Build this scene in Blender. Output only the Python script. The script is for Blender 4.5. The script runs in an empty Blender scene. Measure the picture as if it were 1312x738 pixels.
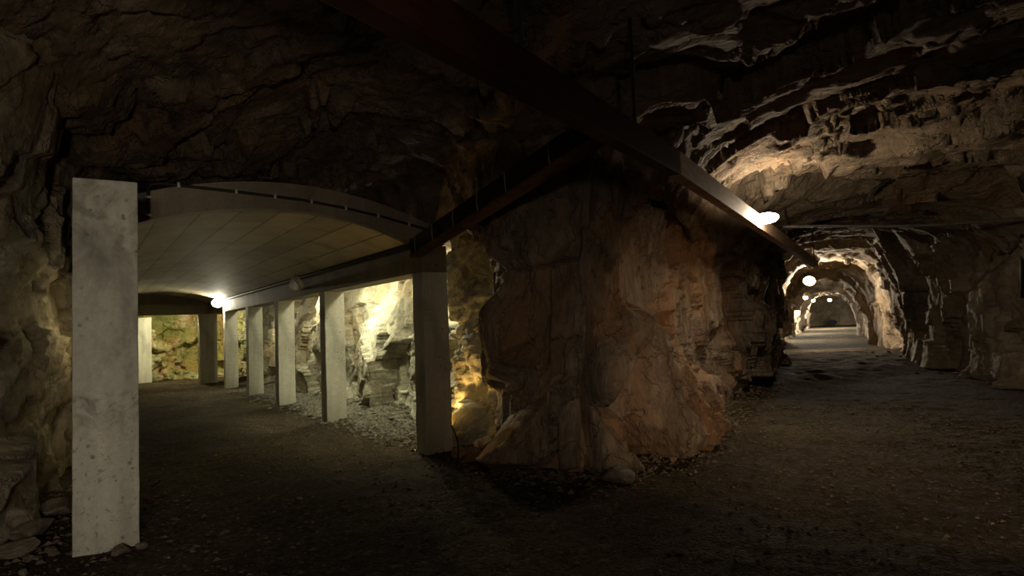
import bpy, bmesh, math, random
import numpy as np
from mathutils import Vector, Matrix
rng = np.random.default_rng(7)
random.seed(7)
C = bpy.context.scene.collection

# ------------------------------------------------------------------ camera
IMW, IMH, F = 1312, 738, 820.0
CZ = 1.6
ROLL = math.radians(2.191)
PITCH = math.radians(3.200)
FWD = np.array([0, math.cos(PITCH), math.sin(PITCH)])
_r0 = np.array([1.0, 0, 0]); _u0 = np.cross(_r0, FWD)
RGT = _r0*math.cos(ROLL) - _u0*math.sin(ROLL)
UPV = _u0*math.cos(ROLL) + _r0*math.sin(ROLL)

def ray(x, y):
    return RGT*(x-656)/F + UPV*(369-y)/F + FWD

def on_floor(x, y, z=0.0):          # where a line of sight meets the ground
    v = ray(x, y); t = (z-CZ)/v[2]
    return v*t + np.array([0, 0, CZ])

def at_depth(x, y, d):              # a point at world depth y = d
    v = ray(x, y); t = d/v[1]
    return v*t + np.array([0, 0, CZ])

cam_d = bpy.data.cameras.new('camera'); cam = bpy.data.objects.new('camera', cam_d); C.objects.link(cam)
cam_d.sensor_width = 36.0; cam_d.lens = 36.0*F/IMW; cam_d.clip_start = 0.05; cam_d.clip_end = 300
M = Matrix(((RGT[0], UPV[0], -FWD[0], 0), (RGT[1], UPV[1], -FWD[1], 0), (RGT[2], UPV[2], -FWD[2], CZ), (0, 0, 0, 1)))
cam.matrix_world = M
bpy.context.scene.camera = cam

# ------------------------------------------------------------------ noise in numpy
def _hash(ix, iy, iz, seed):
    with np.errstate(over='ignore'):
        h = (ix.astype(np.uint32)*np.uint32(374761393)) ^ (iy.astype(np.uint32)*np.uint32(668265263)) ^ \
            (iz.astype(np.uint32)*np.uint32(2246822519)) ^ np.uint32((seed*3266489917) & 0xffffffff)
        h = (h ^ (h >> np.uint32(13)))*np.uint32(1274126177)
        h = (h ^ (h >> np.uint32(16)))*np.uint32(2654435761)
        h = h ^ (h >> np.uint32(15))
    return h

def _f(h, k):
    with np.errstate(over='ignore'):
        g = (h + np.uint32((k*2654435761) & 0xffffffff))*np.uint32(2246822519)
        g = (g ^ (g >> np.uint32(13)))*np.uint32(3266489917)
        g = g ^ (g >> np.uint32(16))
    return (g & np.uint32(0xffffff)).astype(np.float32)/16777215.0

def vnoise(P, seed=0):
    fl = np.floor(P).astype(np.int64); fr = (P-fl); fr = fr*fr*(3-2*fr)
    out = np.zeros(len(P), np.float32)
    for a in (0, 1):
        for b in (0, 1):
            for c in (0, 1):
                w = (fr[:, 0] if a else 1-fr[:, 0])*(fr[:, 1] if b else 1-fr[:, 1])*(fr[:, 2] if c else 1-fr[:, 2])
                out += w*_f(_hash(fl[:, 0]+a, fl[:, 1]+b, fl[:, 2]+c, seed), 1)
    return out*2-1

def fbm(P, seed=0, octs=3, gain=.5):
    o = np.zeros(len(P), np.float32); a = 1.0
    for k in range(octs):
        o += a*vnoise(P*(2.03**k), seed+17*k); a *= gain
    return o

def facet(P, seed, grad=1.2):
    """cells of broken rock: every cell is one tilted plane with its own offset"""
    fl = np.floor(P).astype(np.int64)
    best = np.full(len(P), 1e9, np.float32); val = np.zeros(len(P), np.float32)
    for a in (-1, 0, 1):
        for b in (-1, 0, 1):
            for c in (-1, 0, 1):
                ix, iy, iz = fl[:, 0]+a, fl[:, 1]+b, fl[:, 2]+c
                h = _hash(ix, iy, iz, seed)
                dx = P[:, 0]-ix-_f(h, 1); dy = P[:, 1]-iy-_f(h, 2); dz = P[:, 2]-iz-_f(h, 3)
                d = dx*dx+dy*dy+dz*dz
                m = d < best
                best = np.where(m, d, best)
                v = (_f(h, 4)-.5)*1.3 + grad*((_f(h, 5)-.5)*dx+(_f(h, 6)-.5)*dy+(_f(h, 7)-.5)*dz)
                val = np.where(m, v, val)
    return val

def rock(P, sizes, amps, stretch=(1, 1, 1), rot=None, seed=1, warp=.35):
    Q = P.astype(np.float32)
    W = np.stack([fbm(Q*.9+3.1, seed+5, 2), fbm(Q*.9+7.7, seed+6, 2), fbm(Q*.9+1.3, seed+7, 2)], 1)
    Q = Q + warp*W*.5
    W2 = np.stack([vnoise(Q*4.3+3.1, seed+8), vnoise(Q*4.3+7.7, seed+9), vnoise(Q*4.3+1.3, seed+10)], 1)
    Q = Q + W2*.05
    if rot is not None: Q = Q @ np.array(rot, np.float32)
    Q = Q/np.array(stretch, np.float32)
    out = np.zeros(len(P), np.float32)
    for k, (s, a) in enumerate(zip(sizes, amps)):
        out += a*facet(Q/s+11.3*k, seed+31*k)
    return out

def rotm(ax, deg):
    return np.array(Matrix.Rotation(math.radians(deg), 3, ax))

# ------------------------------------------------------------------ materials
def newmat(name):
    m = bpy.data.materials.new(name); m.use_nodes = True
    nt = m.node_tree; nt.nodes.clear()
    out = nt.nodes.new('ShaderNodeOutputMaterial'); b = nt.nodes.new('ShaderNodeBsdfPrincipled')
    nt.links.new(b.outputs[0], out.inputs[0])
    b.inputs['Specular IOR Level'].default_value = .3
    return m, nt, b

def N(nt, t, **kw):
    n = nt.nodes.new(t)
    for k, v in kw.items():
        if hasattr(n, k) and not k[0].isupper(): setattr(n, k, v)
        else: n.inputs[k.replace('_', ' ')].default_value = v
    return n

def ramp(nt, src, stops, interp='LINEAR'):
    r = nt.nodes.new('ShaderNodeValToRGB'); r.color_ramp.interpolation = interp
    e = r.color_ramp.elements
    while len(e) > 1: e.remove(e[-1])
    e[0].position = stops[0][0]; e[0].color = (*stops[0][1], 1) if len(stops[0][1]) == 3 else stops[0][1]
    for p, c in stops[1:]:
        x = e.new(p); x.color = (*c, 1)
    nt.links.new(src, r.inputs[0]); return r.outputs[0]

def mix(nt, fac, a, b, mode='MIX'):
    m = nt.nodes.new('ShaderNodeMix'); m.data_type = 'RGBA'; m.blend_type = mode
    for s, v in ((0, fac), (6, a), (7, b)):
        if hasattr(v, 'links') or isinstance(v, bpy.types.NodeSocket): nt.links.new(v, m.inputs[s])
        elif s == 0: m.inputs[0].default_value = v
        else: m.inputs[s].default_value = (*v, 1)
    return m.outputs[2]

def tex(nt, kind, vec, scale, detail=6, rough=.6, sc3=None, loc=(0, 0, 0), rotv=(0, 0, 0), distortion=0.0, **kw):
    mp = nt.nodes.new('ShaderNodeMapping'); nt.links.new(vec, mp.inputs[0])
    if sc3: mp.inputs['Scale'].default_value = sc3
    mp.inputs['Location'].default_value = loc; mp.inputs['Rotation'].default_value = rotv
    t = nt.nodes.new('ShaderNodeTex'+kind); nt.links.new(mp.outputs[0], t.inputs['Vector'])
    if 'Scale' in t.inputs: t.inputs['Scale'].default_value = scale
    if kind == 'Noise':
        t.inputs['Detail'].default_value = detail; t.inputs['Roughness'].default_value = rough
        t.inputs['Distortion'].default_value = distortion
    for k, v in kw.items(): setattr(t, k, v)
    return t

BW = lambda v: (v, v, v)
def rock_mat(name, dark, mid, light, stain=None, stain_amt=.5, moss=None, bump=.6, seed=0.0, stretch=(1, 1, 1), pale=None, strata=None, crack=.45):
    m, nt, b = newmat(name)
    tc = nt.nodes.new('ShaderNodeTexCoord').outputs['Object']
    if strata is not None:
        mp0 = nt.nodes.new('ShaderNodeMapping'); mp0.inputs['Rotation'].default_value = strata; nt.links.new(tc, mp0.inputs[0]); tc = mp0.outputs[0]
    n1 = tex(nt, 'Noise', tc, .9, 8, .62, stretch, (seed, 0, 0), distortion=.6)
    col = ramp(nt, n1.outputs[0], [(.30, dark), (.47, mid), (.66, light)])
    n2 = tex(nt, 'Noise', tc, 6.5, 8, .7, stretch, (seed+4, 2, 0), distortion=.3)
    col = mix(nt, .75, col, ramp(nt, n2.outputs[0], [(.32, BW(.45)), (.62, BW(1.25))]), 'MULTIPLY')
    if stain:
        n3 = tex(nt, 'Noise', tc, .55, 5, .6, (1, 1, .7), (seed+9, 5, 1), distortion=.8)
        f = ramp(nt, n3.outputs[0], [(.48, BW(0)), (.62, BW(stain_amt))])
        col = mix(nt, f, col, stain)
    if pale:
        n3 = tex(nt, 'Noise', tc, .7, 6, .6, (1, 1, .7), (seed+29, 5, 1), distortion=.8)
        f = ramp(nt, n3.outputs[0], [(.52, BW(0)), (.60, BW(.7))])
        col = mix(nt, f, col, pale)
    if moss:
        n4 = tex(nt, 'Noise', tc, 1.3, 6, .65, (1, 1, 1), (seed+19, 1, 3), distortion=.5)
        f = ramp(nt, n4.outputs[0], [(.44, BW(0)), (.56, BW(.7))])
        col = mix(nt, f, col, moss)
    # hairline cracks, real dark lines in the stone
    v = tex(nt, 'Voronoi', tc, 1.7, sc3=tuple(x*1.0 for x in stretch), loc=(seed, 3, 1), feature='DISTANCE_TO_EDGE')
    nd = tex(nt, 'Noise', tc, 3.0, 4, .6)
    # warp the crack lookup
    ad = nt.nodes.new('ShaderNodeVectorMath'); ad.operation = 'MULTIPLY_ADD'
    nt.links.new(nd.outputs[1], ad.inputs[0]); ad.inputs[1].default_value = (.55, .55, .55)
    nt.links.new(tc, ad.inputs[2]); nt.links.new(ad.outputs[0], v.inputs['Vector'].links[0].from_node.inputs[0])
    ck = ramp(nt, v.outputs['Distance'], [(0.0, BW(.35)), (.012, BW(.8)), (.03, BW(1))])
    col = mix(nt, crack, col, ck, 'MULTIPLY')
    nt.links.new(col, b.inputs['Base Color'])
    b.inputs['Roughness'].default_value = .82
    # bump
    f1 = tex(nt, 'Noise', tc, 9, 10, .68, stretch, (seed, 7, 0))
    f2 = tex(nt, 'Voronoi', tc, 11, sc3=stretch, loc=(seed, 1, 9)); f2.distance = 'CHEBYCHEV'
    add = nt.nodes.new('ShaderNodeMath'); add.operation = 'MULTIPLY_ADD'
    nt.links.new(f2.outputs['Distance'], add.inputs[0]); add.inputs[1].default_value = -.35
    nt.links.new(f1.outputs[0], add.inputs[2])
    add2 = nt.nodes.new('ShaderNodeMath'); add2.operation = 'MULTIPLY_ADD'
    nt.links.new(ck, add2.inputs[0]); add2.inputs[1].default_value = .35; nt.links.new(add.outputs[0], add2.inputs[2])
    bp = nt.nodes.new('ShaderNodeBump'); bp.inputs['Strength'].default_value = bump; bp.inputs['Distance'].default_value = .07
    nt.links.new(add2.outputs[0], bp.inputs['Height']); nt.links.new(bp.outputs[0], b.inputs['Normal'])
    return m

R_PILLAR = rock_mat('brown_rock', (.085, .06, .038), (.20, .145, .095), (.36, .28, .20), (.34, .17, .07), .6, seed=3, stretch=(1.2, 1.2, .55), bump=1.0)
R_ALCOVE = rock_mat('pale_rock', (.16, .14, .09), (.34, .31, .21), (.52, .49, .36), (.44, .30, .13), .35, seed=8)
R_MOSSY = rock_mat('mossy_rock', (.12, .12, .05), (.36, .33, .18), (.62, .55, .38), (.60, .26, .08), .5, moss=(.25, .26, .055), seed=5, bump=1.2)
R_LEFT = rock_mat('grey_rock', (.12, .098, .065), (.23, .19, .13), (.36, .31, .23), (.26, .19, .10), .5, seed=12)
R_CEIL = rock_mat('roof_rock', (.10, .07, .042), (.19, .14, .09), (.33, .25, .17), (.28, .15, .07), .5, seed=20, stretch=(.38, 1.5, 1), bump=1.1, strata=(0, 0, math.radians(42)), crack=.25)
R_TUNNEL = rock_mat('tunnel_rock', (.13, .10, .07), (.24, .19, .13), (.40, .32, .23), (.36, .23, .12), .35, seed=27, pale=(.40, .33, .25))

def concrete_mat(name, base, seed=0.0, board=False, stains=.5, pits=True, rough=.75, streak=True, joint=False):
    m, nt, b = newmat(name)
    tc = nt.nodes.new('ShaderNodeTexCoord').outputs['Object']
    n1 = tex(nt, 'Noise', tc, 1.6, 7, .6, (1, 1, .5), (seed, 0, 0), distortion=.4)
    d = tuple(c*(1-stains*.6) for c in base); l = tuple(min(1, c*1.2) for c in base)
    col = ramp(nt, n1.outputs[0], [(.34, d), (.48, base), (.68, l)])
    n2 = tex(nt, 'Noise', tc, 24, 6, .7, (1, 1, 1), (seed, 2, 0))
    col = mix(nt, .5, col, ramp(nt, n2.outputs[0], [(.3, BW(.7)), (.65, BW(1.15))]), 'MULTIPLY')
    h = n2.outputs[0]
    if streak:
        n3 = tex(nt, 'Noise', tc, 5, 5, .6, (1, 1, .09), (seed, 5, 0))
        col = mix(nt, .55, col, ramp(nt, n3.outputs[0], [(.36, BW(.72)), (.6, BW(1.1))]), 'MULTIPLY')
    if pits:
        v = tex(nt, 'Voronoi', tc, 11, loc=(seed, 3, 1)); v.inputs['Randomness'].default_value = 1
        n4 = tex(nt, 'Noise', tc, 2.3, 3, .6, loc=(seed+7, 1, 1))
        a = ramp(nt, v.outputs['Distance'], [(.0, BW(1)), (.13, BW(1)), (.19, BW(0))])
        c = ramp(nt, n4.outputs[0], [(.50, BW(0)), (.60, BW(1))])
        pm = nt.nodes.new('ShaderNodeMath'); pm.operation = 'MULTIPLY'
        nt.links.new(a, pm.inputs[0]); nt.links.new(c, pm.inputs[1])
        pf = nt.nodes.new('ShaderNodeMath'); pf.operation = 'MULTIPLY'; nt.links.new(pm.outputs[0], pf.inputs[0]); pf.inputs[1].default_value = .65
        col = mix(nt, pf.outputs[0], col, tuple(c*.22 for c in base))
        sb = nt.nodes.new('ShaderNodeMath'); sb.operation = 'SUBTRACT'; nt.links.new(h, sb.inputs[0]); nt.links.new(pm.outputs[0], sb.inputs[1]); h = sb.outputs[0]
    if joint:   # damp stains near the head, a ragged dark casting joint, speckles below it
        sx = nt.nodes.new('ShaderNodeSeparateXYZ'); nt.links.new(tc, sx.inputs[0]); zz = sx.outputs[2]
        def rng_(src, stops): return ramp(nt, src, stops)
        dv = nt.nodes.new('ShaderNodeMath'); dv.operation = 'DIVIDE'; nt.links.new(zz, dv.inputs[0]); dv.inputs[1].default_value = 3.0
        top = rng_(dv.outputs[0], [(.66, BW(0)), (.80, BW(1))]); jn = rng_(dv.outputs[0], [(.27, BW(0)), (.345, BW(.6)), (.385, BW(1)), (.405, BW(0))]); low = rng_(dv.outputs[0], [(.1, BW(1)), (.36, BW(.7)), (.40, BW(0))])
        na = tex(nt, 'Noise', tc, 3.2, 6, .65, loc=(1, 4, 2), distortion=.5); nb = tex(nt, 'Noise', tc, 6, 8, .75, loc=(5, 4, 2), distortion=1.0); nc = tex(nt, 'Noise', tc, 34, 4, .6, loc=(5, 4, 7))
        for mk, nz, st, k in ((top, na.outputs[0], [(.48, BW(0)), (.58, BW(1))], .6), (jn, nb.outputs[0], [(.46, BW(0)), (.56, BW(1))], .7), (low, nc.outputs[0], [(.60, BW(0)), (.68, BW(1))], .6)):
            mm = nt.nodes.new('ShaderNodeMath'); mm.operation = 'MULTIPLY'; nt.links.new(mk, mm.inputs[0]); nt.links.new(ramp(nt, nz, st), mm.inputs[1])
            m2 = nt.nodes.new('ShaderNodeMath'); m2.operation = 'MULTIPLY'; nt.links.new(mm.outputs[0], m2.inputs[0]); m2.inputs[1].default_value = k
            col = mix(nt, m2.outputs[0], col, tuple(c*.28 for c in base))
            sb = nt.nodes.new('ShaderNodeMath'); sb.operation = 'MULTIPLY_ADD'; nt.links.new(mm.outputs[0], sb.inputs[0]); sb.inputs[1].default_value = -.5; nt.links.new(h, sb.inputs[2]); h = sb.outputs[0]
    if board:
        t = tex(nt, 'Brick', tc, 1.0, sc3=(1, 1, 1), rotv=(0, 0, 0))
        t.inputs['Color1'].default_value = (1, 1, 1, 1); t.inputs['Color2'].default_value = (.60, .60, .56, 1); t.inputs['Mortar'].default_value = (.22, .21, .18, 1)
        t.inputs['Mortar Size'].default_value = .013; t.inputs['Brick Width'].default_value = 1.9; t.inputs['Row Height'].default_value = .42
        t.inputs['Mortar Smooth'].default_value = .3
        n5 = tex(nt, 'Noise', tc, 2.5, 4, .6, loc=(3, 3, 3))
        col = mix(nt, ramp(nt, n5.outputs[0], [(.3, BW(.5)), (.5, BW(1))]), col, mix(nt, 1.0, col, t.outputs[0], 'MULTIPLY'))
    nt.links.new(col, b.inputs['Base Color']); b.inputs['Roughness'].default_value = rough
    bp = nt.nodes.new('ShaderNodeBump'); bp.inputs['Strength'].default_value = .35; bp.inputs['Distance'].default_value = .02
    nt.links.new(h, bp.inputs['Height']); nt.links.new(bp.outputs[0], b.inputs['Normal'])
    return m

K_PIER = concrete_mat('pier_concrete', (.47, .45, .375), 2, stains=.8, joint=True)
K_COL = concrete_mat('column_concrete', (.50, .48, .38), 6, stains=.4)
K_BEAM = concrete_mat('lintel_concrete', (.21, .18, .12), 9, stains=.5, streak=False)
K_VAULT = concrete_mat('vault_concrete', (.37, .325, .21), 14, board=True, stains=.45, pits=False, streak=False)
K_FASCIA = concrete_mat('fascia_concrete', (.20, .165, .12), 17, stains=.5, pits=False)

def plain(name, col, rough=.6, metal=0.0, var=.3, scale=8, bump=.2, sc3=None):
    m, nt, b = newmat(name)
    tc = nt.nodes.new('ShaderNodeTexCoord').outputs['Object']
    n = tex(nt, 'Noise', tc, scale, 6, .65, sc3)
    c = ramp(nt, n.outputs[0], [(.3, tuple(x*(1-var) for x in col)), (.7, tuple(min(1, x*(1+var)) for x in col))])
    nt.links.new(c, b.inputs['Base Color']); b.inputs['Roughness'].default_value = rough; b.inputs['Metallic'].default_value = metal
    bp = nt.nodes.new('ShaderNodeBump'); bp.inputs['Strength'].default_value = bump; bp.inputs['Distance'].default_value = .01
    nt.links.new(n.outputs[0], bp.inputs['Height']); nt.links.new(bp.outputs[0], b.inputs['Normal'])
    return m
def dull(m):
    m.node_tree.nodes['Principled BSDF'].inputs['Specular IOR Level'].default_value = .04; return m
M_WOOD = plain('red_brown_wood_shaded', (.042, .014, .007), .7, var=.35, scale=5, sc3=(1, 1, 6))  # darker than the timber itself, carries the shade of the unlit run
M_TAN = plain('tan_wood_lit', (.46, .31, .19), .7, var=.3, scale=5, sc3=(1, 1, 6))  # lighter past the joint, with the lamp's glow raised into the tone
M_TRAY = plain('dark_painted_steel', (.03, .018, .010), .8, var=.3)
M_FLANGE = plain('rusty_flange', (.10, .05, .022), .8, var=.4)
for m_ in (M_WOOD, M_TRAY, M_FLANGE): dull(m_)
M_STRAP = plain('pale_strap', (.28, .22, .15), .6)
M_STEEL = plain('dull_steel', (.20, .19, .17), .5, .6)
M_BLACK = plain('black_cable', (.02, .018, .015), .6)
M_CLIP = plain('zinc_clip', (.42, .40, .34), .45, .3)
M_HOUSE = plain('lamp_housing', (.38, .34, .28), .5)
M_STONE = rock_mat('loose_stone', (.10, .08, .055), (.19, .155, .11), (.32, .27, .20), seed=33)
M_RUBBLE = plain('pale_rubble', (.15, .14, .10), .9, var=.5, scale=10)
M_GRAVEL = plain('dark_gravel', (.125, .094, .062), .9, var=.6, scale=14)
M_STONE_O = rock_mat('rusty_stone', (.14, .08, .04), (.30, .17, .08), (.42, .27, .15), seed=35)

def lamp_mat(name, col, strength):
    m = bpy.data.materials.new(name); m.use_nodes = True; nt = m.node_tree; nt.nodes.clear()
    o = nt.nodes.new('ShaderNodeOutputMaterial'); e = nt.nodes.new('ShaderNodeEmission')
    e.inputs[0].default_value = (*col, 1); e.inputs[1].default_value = strength
    nt.links.new(e.outputs[0], o.inputs[0]); return m

# floor: packed dirt with gravel
def floor_mat():
    m, nt, b = newmat('packed_gravel')
    tc = nt.nodes.new('ShaderNodeTexCoord').outputs['Object']
    n1 = tex(nt, 'Noise', tc, .7, 8, .65, distortion=.5)
    col = ramp(nt, n1.outputs[0], [(.32, (.040, .029, .0165)), (.5, (.064, .048, .028)), (.68, (.098, .076, .046))])
    v = tex(nt, 'Voronoi', tc, 28); v.inputs['Randomness'].default_value = 1
    v2 = tex(nt, 'Voronoi', tc, 75)
    sp = nt.nodes.new('ShaderNodeSeparateColor'); nt.links.new(v.outputs['Color'], sp.inputs[0])
    c2 = ramp(nt, sp.outputs[0], [(0, BW(.55)), (.7, BW(1.05)), (.93, BW(1.3)), (1, BW(2.4))])
    col = mix(nt, .8, col, c2, 'MULTIPLY')
    n2 = tex(nt, 'Noise', tc, 14, 8, .7)
    col = mix(nt, .6, col, ramp(nt, n2.outputs[0], [(.3, BW(.5)), (.65, BW(1.3))]), 'MULTIPLY')
    nt.links.new(col, b.inputs['Base Color']); b.inputs['Roughness'].default_value = 1.0; b.inputs['Specular IOR Level'].default_value = .08
    a = nt.nodes.new('ShaderNodeMath'); a.operation = 'MULTIPLY_ADD'; nt.links.new(v.outputs['Distance'], a.inputs[0]); a.inputs[1].default_value = -1.0
    nt.links.new(n2.outputs[0], a.inputs[2])
    a2 = nt.nodes.new('ShaderNodeMath'); a2.operation = 'MULTIPLY_ADD'; nt.links.new(v2.outputs['Distance'], a2.inputs[0]); a2.inputs[1].default_value = -.5
    nt.links.new(a.outputs[0], a2.inputs[2])
    bp = nt.nodes.new('ShaderNodeBump'); bp.inputs['Strength'].default_value = .8; bp.inputs['Distance'].default_value = .03
    nt.links.new(a2.outputs[0], bp.inputs['Height']); nt.links.new(bp.outputs[0], b.inputs['Normal'])
    return m
M_FLOOR = floor_mat()

# ------------------------------------------------------------------ mesh helpers
def link(name, me, parent=None):
    o = bpy.data.objects.new(name, me); C.objects.link(o)
    if parent: o.parent = parent
    return o

def tag(o, label=None, cat=None, group=None, kind=None):
    if label: o['label'] = label
    if cat: o['category'] = cat
    if group: o['group'] = group
    if kind: o['kind'] = kind
    return o

def grid_mesh(name, V, nu, nv, mat, parent=None, flip=False, close_v=False):
    """V: (nu*nv,3), index = i*nv + j"""
    me = bpy.data.meshes.new(name)
    i = np.arange(nu-1)[:, None]; j = np.arange(nv if close_v else nv-1)[None, :]
    j2 = (j+1) % nv
    a = i*nv+j; b = (i+1)*nv+j; c = (i+1)*nv+j2; d = i*nv+j2
    q = np.stack([a, b, c, d] if not flip else [a, d, c, b], -1).reshape(-1, 4)
    me.vertices.add(len(V)); me.vertices.foreach_set('co', V.astype(np.float32).ravel())
    n = len(q); me.loops.add(n*4); me.polygons.add(n)
    me.loops.foreach_set('vertex_index', q.astype(np.int32).ravel())
    me.polygons.foreach_set('loop_start', np.arange(n, dtype=np.int32)*4)
    me.polygons.foreach_set('loop_total', np.full(n, 4, np.int32))
    me.update(calc_edges=True); me.validate()
    me.materials.append(mat)
    return link(name, me, parent)

def bm_obj(name, bm, mat, parent=None, smooth=False):
    me = bpy.data.meshes.new(name); bm.normal_update(); bm.to_mesh(me); bm.free()
    for p in me.polygons: p.use_smooth = smooth
    me.materials.append(mat)
    return link(name, me, parent)

def empty(name, loc=(0, 0, 0), rz=0.0):
    o = bpy.data.objects.new(name, None); C.objects.link(o); o.location = loc; o.rotation_euler = (0, 0, rz); o.empty_display_size = .2
    return o

def box_bm(bm, lo, hi, bevel=0.0, segs=2):
    g = bmesh.ops.create_cube(bm, size=1.0)['verts']
    for v in g:
        v.co = Vector([lo[k] + (v.co[k]+.5)*(hi[k]-lo[k]) for k in range(3)])
    if bevel:
        es = list({e for v in g for e in v.link_edges})
        bmesh.ops.bevel(bm, geom=es, offset=bevel, segments=segs, affect='EDGES', profile=.6)
    return bm

def tube_bm(bm, pts, r, n=10, caps=True):
    pts = [Vector(p) for p in pts]; rings = []
    up = Vector((0, 0, 1))
    for i, p in enumerate(pts):
        t = (pts[min(i+1, len(pts)-1)]-pts[max(i-1, 0)]).normalized()
        a = t.cross(up)
        if a.length < .1: a = t.cross(Vector((0, 1, 0)))
        a.normalize(); b = t.cross(a).normalized()
        rr = r[i] if hasattr(r, '__len__') else r
        rings.append([bm.verts.new(p + a*math.cos(2*math.pi*k/n)*rr + b*math.sin(2*math.pi*k/n)*rr) for k in range(n)])
    for x, y in zip(rings, rings[1:]):
        for k in range(n): bm.faces.new((x[k], x[(k+1) % n], y[(k+1) % n], y[k]))
    if caps: bm.faces.new(rings[0][::-1]); bm.faces.new(rings[-1])
    return bm

# ------------------------------------------------------------------ plan of the place
# arcade frame: origin at the near inner corner of the first column of the right row, r runs down the row, s to the left row
O = np.array([-1.13, 8.07]); ER = np.array([-.558, .830]); ES = np.array([-.830, -.558])
ANG = math.atan2(ER[1], ER[0])
def rs(r, s): return O + r*ER + s*ES
def to_rs(xy): d = np.asarray(xy)-O; return d@ER, d@ES

def dense_path(pts, k=.0028, lo=.014, hi=.12):
    pts = [np.array(p, float) for p in pts]
    # Catmull-Rom through the plan points
    P = [2*pts[0]-pts[1]] + pts + [2*pts[-1]-pts[-2]]
    fine = []
    for i in range(1, len(P)-2):
        a, b, c, d = P[i-1:i+3]
        n = max(2, int(np.linalg.norm(c-b)/.01))
        for t in np.linspace(0, 1, n, endpoint=False):
            q = .5*((2*b)+(c-a)*t+(2*a-5*b+4*c-d)*t*t+(3*b-a-3*c+d)*t**3)*1.0
            l = b+(c-b)*t
            fine.append(.6*q+.4*l)
    fine.append(pts[-1]); fine = np.array(fine)
    out = [fine[0]]; acc = 0; S = [0.0]; tot = 0
    for i in range(1, len(fine)):
        d = np.linalg.norm(fine[i]-fine[i-1]); acc += d; tot += d
        if acc >= min(hi, max(lo, k*np.linalg.norm(fine[i]))):
            out.append(fine[i]); S.append(tot); acc = 0
    return np.array(out), np.array(S)

class Wall:
    """a rock face standing on a plan path; the room is on the side given by side"""
    def __init__(s, pts, side=1, z0=-.15, z1=4.6, dz=.022, k=.0028, smooth=.35):
        s.p, s.S = dense_path(pts, k)
        t = np.gradient(s.p, axis=0)
        n = np.stack([t[:, 1], -t[:, 0]], 1)*side
        # smooth the normals along the path
        m = np.zeros_like(n)
        for i in range(len(n)):
            w = np.exp(-((s.S-s.S[i])/smooth)**2)[:, None]; m[i] = (n/np.linalg.norm(n, axis=1, keepdims=True)*w).sum(0)
        s.n = m/np.linalg.norm(m, axis=1, keepdims=True)
        s.z = np.arange(z0, z1+dz, dz)
    def grid(s):
        nu, nv = len(s.p), len(s.z)
        P = np.zeros((nu, nv, 3)); P[..., :2] = s.p[:, None, :]; P[..., 2] = s.z[None, :]
        Nn = np.zeros((nu, nv, 3)); Nn[..., :2] = s.n[:, None, :]
        SS = np.repeat(s.S[:, None], nv, 1)
        return P.reshape(-1, 3), Nn.reshape(-1, 3), SS.ravel(), nu, nv
    def hit(s, x, y):
        """(s, z) where a sight line meets the bare wall path"""
        v = ray(x, y); d = v[:2]
        cr = s.p[:, 0]*d[1]-s.p[:, 1]*d[0]
        best = None
        for i in np.where(cr[:-1]*cr[1:] <= 0)[0]:
            f = cr[i]/(cr[i]-cr[i+1]+1e-12); q = s.p[i]+(s.p[i+1]-s.p[i])*f
            t = (q@d)/(d@d)
            if t > 0 and (best is None or t < best[0]): best = (t, s.S[i]+(s.S[i+1]-s.S[i])*f)
        t, S = best
        return S, CZ+v[2]*t

def block(SS, Z, poly, h, k, g=(0, 0), soft=0.0):
    """a slab standing proud of the wall: poly in (s, z) convex, h its height, k the steepness of each side"""
    poly = np.array(poly); c = poly.mean(0)
    out = h + g[0]*(SS-c[0]) + g[1]*(Z-c[1])
    n = len(poly)
    for i in range(n):
        a, b = poly[i], poly[(i+1) % n]; e = b-a; L = np.linalg.norm(e)+1e-9
        nn = np.array([-e[1], e[0]])/L
        if (c-a)@nn < 0: nn = -nn
        d = (SS-a[0])*nn[0]+(Z-a[1])*nn[1]
        kk = k[i] if hasattr(k, '__len__') else k
        out = np.minimum(out, d*kk)
    return np.maximum(out, 0)

# ------------------------------------------------------------------ rock walls
# the rock between the two galleries: alcove side, nose, then left side of the right gallery
w = Wall([rs(20.5, 1.0), rs(20.3, -.6), rs(19.3, -1.2), rs(16.5, -1.15), rs(13, -1.35), rs(9.5, -1.25), rs(6.5, -1.35), rs(3.6, -1.4), rs(1.6, -1.35),
          (-.62, 9.5), (-.86, 9.06), (-.54, 8.80), (-.27, 8.5), (-.24, 7.8), (-.06, 7.25), (.28, 6.85), (.72, 6.68), (1.2, 7.1), (1.84, 7.85), (2.9, 9.85), (4.25, 12.5), (6.2, 16.2), (8.6, 20.9), (9.0, 22.0)],
         side=1, z1=4.9)
PW = w
P, Nn, SS, nu, nv = w.grid(); Z = P[:, 2]
def sof(q):
    d = np.linalg.norm(w.p-np.array(q), axis=1); return w.S[d.argmin()]
s_nose = sof((.72, 6.68)); s_c1 = sof((-.86, 9.06)); s_b = sof((2.9, 9.85))
D = rock(P, (1.35, .55, .22, .09), (.34, .17, .06, .022), stretch=(.8, .8, 1.9), rot=rotm('Y', 14) @ rotm('X', 10), seed=4)
far = np.clip((SS-s_b)/3, 0, 1); alc = np.clip((s_c1-SS)/.8, 0, 1)
Dm = rock(P, (1.35, .6, .25), (.40, .17, .035), stretch=(1, 1, 1.15), rot=rotm('Y', 38) @ rotm('X', 25), seed=5)
qq = np.maximum(far, alc); D = D*(1-qq) + Dm*qq
D += .10*np.exp(-np.maximum(Z, 0)/.25)
D += .55*np.clip((Z-2.4)/2.2, 0, 1)**2*(1-alc)
D -= .25*alc*np.clip((Z-1.6)/1.6, 0, 1)
def pb(px, h, k, g=(0, 0)):
    poly = [w.hit(*q) for q in px]
    return block(SS, Z, poly, h, k, g)
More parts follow.
